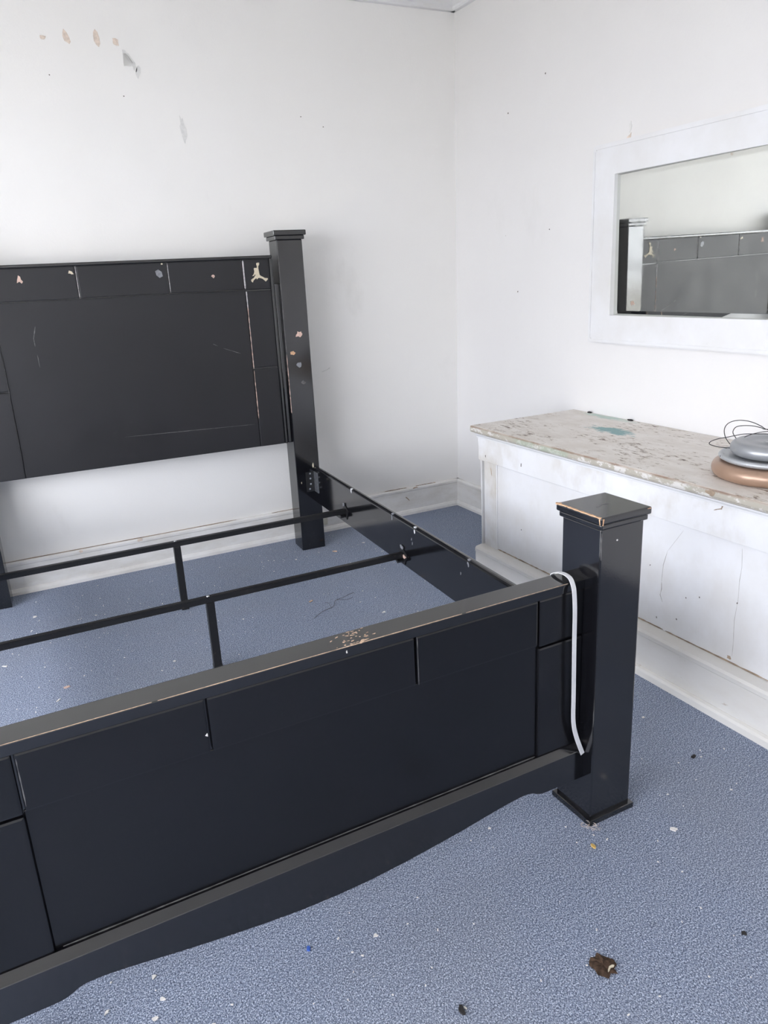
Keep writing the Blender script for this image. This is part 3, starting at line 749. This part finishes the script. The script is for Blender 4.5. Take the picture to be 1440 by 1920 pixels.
W3 = [(-.4382, -2.1712, .7761), (-.466, -2.1575, .7799), (-.4887, -2.1462, .7865), (-.4989, -2.1411, .793), (-.4935, -2.1438, .8001), (-.4745, -2.1533, .8064), (-.4551, -2.1628, .809), (-.4333, -2.1737, .8128), (-.4101, -2.1851, .8159), (-.384, -2.1981, .8148), (-.3474, -2.2162, .8122)]
W4 = [(-.3481, -2.2159, .8204), (-.3713, -2.2044, .8181), (-.3905, -2.1949, .814), (-.4081, -2.1862, .8069)]
nrm = Vector((.444, .896, 0))
def push(pts, d0, d1):
    c = _C; out = []
    for i, p in enumerate(pts):
        p = Vector(p); t = d0 + (d1 - d0) * i / (len(pts) - 1)
        ray = (p - c); out.append(p + ray * (t / ray.dot(nrm)))
    return out
w1 = push(W1, .050, .0); w2 = push(W2, .0, .06); w3 = push(W3, .055, -.0); w4 = push(W4, .0, .05)
coil = thing('wire_coil', 'thin dark wire bent into loose loops resting on the stacked plates', 'wire', T(-.338, -2.2305, .797))
end = [(-.31, -2.262, .812), (-.27, -2.285, .822), (-.24, -2.265, .826), (-.25, -2.235, .815), (-.31, -2.222, .7985)]
def strand(pts): obj('wire_loop', tube(bmesh.new(), smooth_path(pts, 6), .0012, 6), WIREM, coil, smooth=True)
strand(list(w1) + [Vector(p) for p in end]); strand([Vector((-.262, -2.262, .828))] + list(w2))
strand(list(w3) + [Vector((-.315, -2.238, .8000)), Vector((-.28, -2.25, .7975))]); strand([Vector((-.30, -2.24, .822))] + list(w4))

# ------------------------------------------------------------------ wall mirror
MY0, MY1, MZ0, MZ1 = -2.225, -1.0866, .9923, 1.7526
IY0, IY1, IZ0, IZ1 = -2.10, -1.2104, 1.1044, 1.6390
mir = thing('wall_mirror', 'large mirror in a broad white frame hanging on the right wall', 'mirror', T(.0, (MY0 + MY1) / 2, MZ0))
MX = -.0262
def ring(bm, o, i, x0, x1, bev=0):
    (a0, a1, b0, b1), (c0, c1, d0, d1) = o, i
    O = [(a0, b0), (a1, b0), (a1, b1), (a0, b1)]; Q = [(c0, d0), (c1, d0), (c1, d1), (c0, d1)]
    vo = [[bm.verts.new((x, *p)) for p in O] for x in (x0, x1)]; vi = [[bm.verts.new((x, *p)) for p in Q] for x in (x0, x1)]
    for k in range(4):
        j = (k + 1) % 4
        bm.faces.new((vo[0][k], vo[0][j], vi[0][j], vi[0][k])); bm.faces.new((vo[1][k], vi[1][k], vi[1][j], vo[1][j]))
        bm.faces.new((vo[0][k], vo[1][k], vo[1][j], vo[0][j])); bm.faces.new((vi[0][k], vi[0][j], vi[1][j], vi[1][k]))
    return bm
bm = ring(bmesh.new(), (MY0 + .016, MY1 - .016, MZ0 + .016, MZ1 - .016), (IY0, IY1, IZ0, IZ1), MX, .012)
obj('frame', bm, FRAMEW, mir)
bm = ring(bmesh.new(), (MY0, MY1, MZ0, MZ1), (MY0 + .0175, MY1 - .0175, MZ0 + .0175, MZ1 - .0175), MX - .004, .015)
bmesh.ops.bevel(bm, geom=bm.edges[:], offset=.0035, segments=2, affect='EDGES')
obj('frame_moulding', bm, FRAMEW, mir)
bm = ring(bmesh.new(), (MY0 - .006, MY1 + .006, MZ0 - .006, MZ1 + .006), (MY0 + .005, MY1 - .005, MZ0 + .005, MZ1 - .005), MX + .014, .016)
bmesh.ops.bevel(bm, geom=bm.edges[:], offset=.002, segments=2, affect='EDGES')
obj('back_moulding', bm, FRAMEW, mir)
bm = bmesh.new(); bw = .018
O = [(IY0 - .004, IZ0 - .004), (IY1 + .004, IZ0 - .004), (IY1 + .004, IZ1 + .004), (IY0 - .004, IZ1 + .004)]
Q = [(IY0 + bw, IZ0 + bw), (IY1 - bw, IZ0 + bw), (IY1 - bw, IZ1 - bw), (IY0 + bw, IZ1 - bw)]
def gxp(p): return -.0090 + .016 * (p[0] + 1.21) - .010 * (p[1] - 1.37)       # the glass sits a little askew in its frame
vo = [bm.verts.new((gxp(p) + .0022, *p)) for p in O]; vq = [bm.verts.new((gxp(p), *p)) for p in Q]; vb_ = [bm.verts.new((gxp(p) + .005, *p)) for p in O]
bm.faces.new(vq); bm.faces.new(list(reversed(vb_)))
for k in range(4):
    j = (k + 1) % 4
    bm.faces.new((vo[k], vo[j], vq[j], vq[k])); bm.faces.new((vo[k], vb_[k], vb_[j], vo[j]))
obj('mirror_glass', bm, MIRROR, mir)

# ------------------------------------------------------------------ litter on the carpet
def flake(name, label, cat, x, y, rx, ry, mat, seed, group=None, h=.0025, n=9, jag=.4, rot=0.0, z=0.0):
    bm = bmesh.new(); p = blob_pts(0, 0, rx, ry, seed, n, jag, rot)
    prism(bm, p, 'z', 0, h)
    for v in bm.verts:
        v.co.z += .25 * h * (1 + noise.noise(Vector((v.co.x * 150 + seed, v.co.y * 150, 0))))
    o = obj(name, bm, mat, None, T(x, y, z), base=T(x, y, z))
    return tag(o, label, cat, group)
# dried leaf
bm = bmesh.new()
pts = blob_pts(0, 0, .024, .027, 77, 16, .22)
cv = bm.verts.new((0, 0, .004)); ring1 = []; ring2 = []
for i, (x, y) in enumerate(pts):
    ring1.append(bm.verts.new((x * .55, y * .55, .004 + .004 * noise.noise(Vector((x * 80, y * 80, 1))))))
    ring2.append(bm.verts.new((x, y, .001 + .006 * abs(noise.noise(Vector((x * 60, y * 60, 3)))))))
for i in range(16):
    j = (i + 1) % 16
    bm.faces.new((cv, ring1[i], ring1[j])); bm.faces.new((ring1[i], ring2[i], ring2[j], ring1[j]))
bmesh.ops.solidify(bm, geom=bm.faces[:], thickness=.0008)
tag(obj('dried_leaf', bm, LEAFM, None, T(-1.4609, -2.788, .001), base=T(-1.4609, -2.788, .001)), 'crumpled brown dried leaf on the carpet in the foreground', 'leaf')
mark('pale_edge', ribbon_pts(dens([(-.004, -.019), (.006, -.013), (.016, -.014)], 3), .005, 6, .5), 'z', .0055, .0075, CREAM, bpy.data.objects['dried_leaf'], T(-1.4609, -2.788, .001))
flake('dark_fluff', 'dark fluff speck on the carpet at the bottom edge of the picture', 'fluff', -1.7501, -2.7322, .006, .009, DARKB, 1, h=.004)
flake('dark_fluff', 'small dark fluff speck on the carpet near the white plinth', 'fluff', -.7895, -2.4125, .006, .0055, DARKB, 2, h=.004)
flake('dark_fluff', 'tiny black speck on the carpet to the right of the dried leaf', 'fluff', -1.1649, -2.8718, .005, .0045, DARKB, 3, h=.004)
flake('grain', 'yellow grain on the carpet in front of the foot post', 'grain', -1.2566, -2.5339, .0045, .0075, YELLOW, 4, h=.004, jag=.15)
flake('paint_flake', 'white paint flake on the carpet right of the foot post', 'flake', -1.0523, -2.588, .005, .008, PAPER, 5, rot=.7)
flake('blue_scrap', 'tiny bright blue scrap on the carpet below the footboard', 'scrap', -1.9483, -2.4634, .004, .006, BLUEB, 6)
flake('wood_chip', 'pale wood chip lying on the carpet inside the bed frame', 'wood chip', -1.2882, -.8403, .014, .0045, WOODCHIP, 7, h=.003, jag=.15, n=6, rot=.5)
FL = [(-2.3424, -.3319, .009, .009, 'white flake on the carpet next to the left head post'), (-2.1115, -.4644, .005, .005, 'tiny white flake on the carpet behind the rear cross bar near the left post'),
      (-2.4664, -.7552, .012, .006, 'white flake on the carpet at the left edge between the two cross bars'), (-2.3132, -1.1216, .011, .004, 'long white flake on the carpet behind the left end of the footboard'),
      (-1.9131, -1.0589, .006, .006, 'white flake on the carpet just left of the front centre leg'), (-1.0757, -1.1068, .010, .006, 'white flake on the carpet beside the right side rail near the footboard'),
      (-1.8143, -2.5028, .005, .007, 'white flake on the carpet below the middle of the footboard'), (-2.2402, -2.3707, .005, .006, 'white flake on the carpet under the left arch of the footboard, nearest to it'),
      (-2.2354, -2.4293, .006, .008, 'white flake on the carpet below the left arch of the footboard, the middle one'), (-2.3351, -2.4044, .004, .006, 'small white flake on the carpet in the bottom left corner of the picture'),
      (-2.2572, -2.4634, .007, .006, 'white flake on the carpet at the bottom edge below the left arch'), (-1.02, -.60, .012, .004, 'long white flake on the carpet in front of the right head post'),
      (-.78, -.30, .010, .005, 'white flake on the carpet between the head post and the room corner'), (-.64, -.52, .006, .005, 'white flake on the carpet beside the far end of the bench'),
      (-1.16, -.33, .006, .004, 'tiny white flake at the foot of the right head post'), (-.80, -2.02, .006, .005, 'white flake on the carpet close to the bench plinth'),
      (-.76, -2.20, .004, .006, 'small white flake on the carpet between the foot post and the plinth'), (-1.43, -2.36, .004, .004, 'tiny white flake on the carpet below the right end of the footboard')]
for i, (x, y, a, b, lab) in enumerate(FL):
    flake('paint_flake', lab, 'flake', x, y, a * .8, b * .8, PAPER, 20 + i, 'paint flakes on the carpet', rot=i * 1.3, h=.0018)
flake('pink_scrap', 'small pinkish scrap on the carpet behind the footboard', 'scrap', -2.2809, -1.0446, .011, .006, PINKCHIP, 60, rot=.3)
flake('brown_crumb', 'small brown crumb on the carpet beside the head post', 'crumb', -.955, -.335, .012, .006, WOODCHIP, 61, rot=-.8)
# a dark hair-like thread
pth = smooth_path([(-1.34, -1.005, .002), (-1.2876, -.9676, .004), (-1.23, -.945, .003), (-1.20, -.90, .006), (-1.16, -.885, .004), (-1.1197, -.8651, .003), (-1.095, -.86, .002)], 6)
bm = tube(bmesh.new(), pth, .0008, 5)
tube(bm, smooth_path([(-1.24, -.948, .003), (-1.235, -.91, .006), (-1.245, -.89, .003)], 5), .0006, 5)
tube(bm, smooth_path([(-1.19, -.895, .005), (-1.15, -.915, .004), (-1.12, -.90, .002)], 5), .0006, 5)
tag(obj('dark_thread', bm, plain('brown_thread', (0.075, 0.062, 0.055), 0.9), None, I4, base=T(-1.22, -.93, 0)), 'thin dark thread curled on the carpet inside the bed frame', 'thread')
# lint specks nobody could count
bm = bmesh.new(); r = random.Random(3)
for i in range(520):
    x, y = r.uniform(-2.7, -.62), r.uniform(-3.1, -.05)
    s = r.uniform(.0005, .0015); a = r.uniform(0, math.pi); l = s * r.uniform(1, 2.6)
    ca, sa = math.cos(a), math.sin(a)
    vsq = [bm.verts.new((x + p * l * ca - q * s * sa, y + p * l * sa + q * s * ca, zz)) for zz in (.0004, .0022) for p, q in ((-1, -1), (1, -1), (1, 1), (-1, 1))]
    bm.faces.new(vsq[4:]); bm.faces.new(vsq[:4])
    for k in range(4): bm.faces.new((vsq[k], vsq[(k + 1) % 4], vsq[4 + (k + 1) % 4], vsq[4 + k]))
lint = obj('lint_specks', bm, PAPER, None, I4)
tag(lint, 'pale lint specks scattered over the blue carpet', 'lint', kind='stuff')
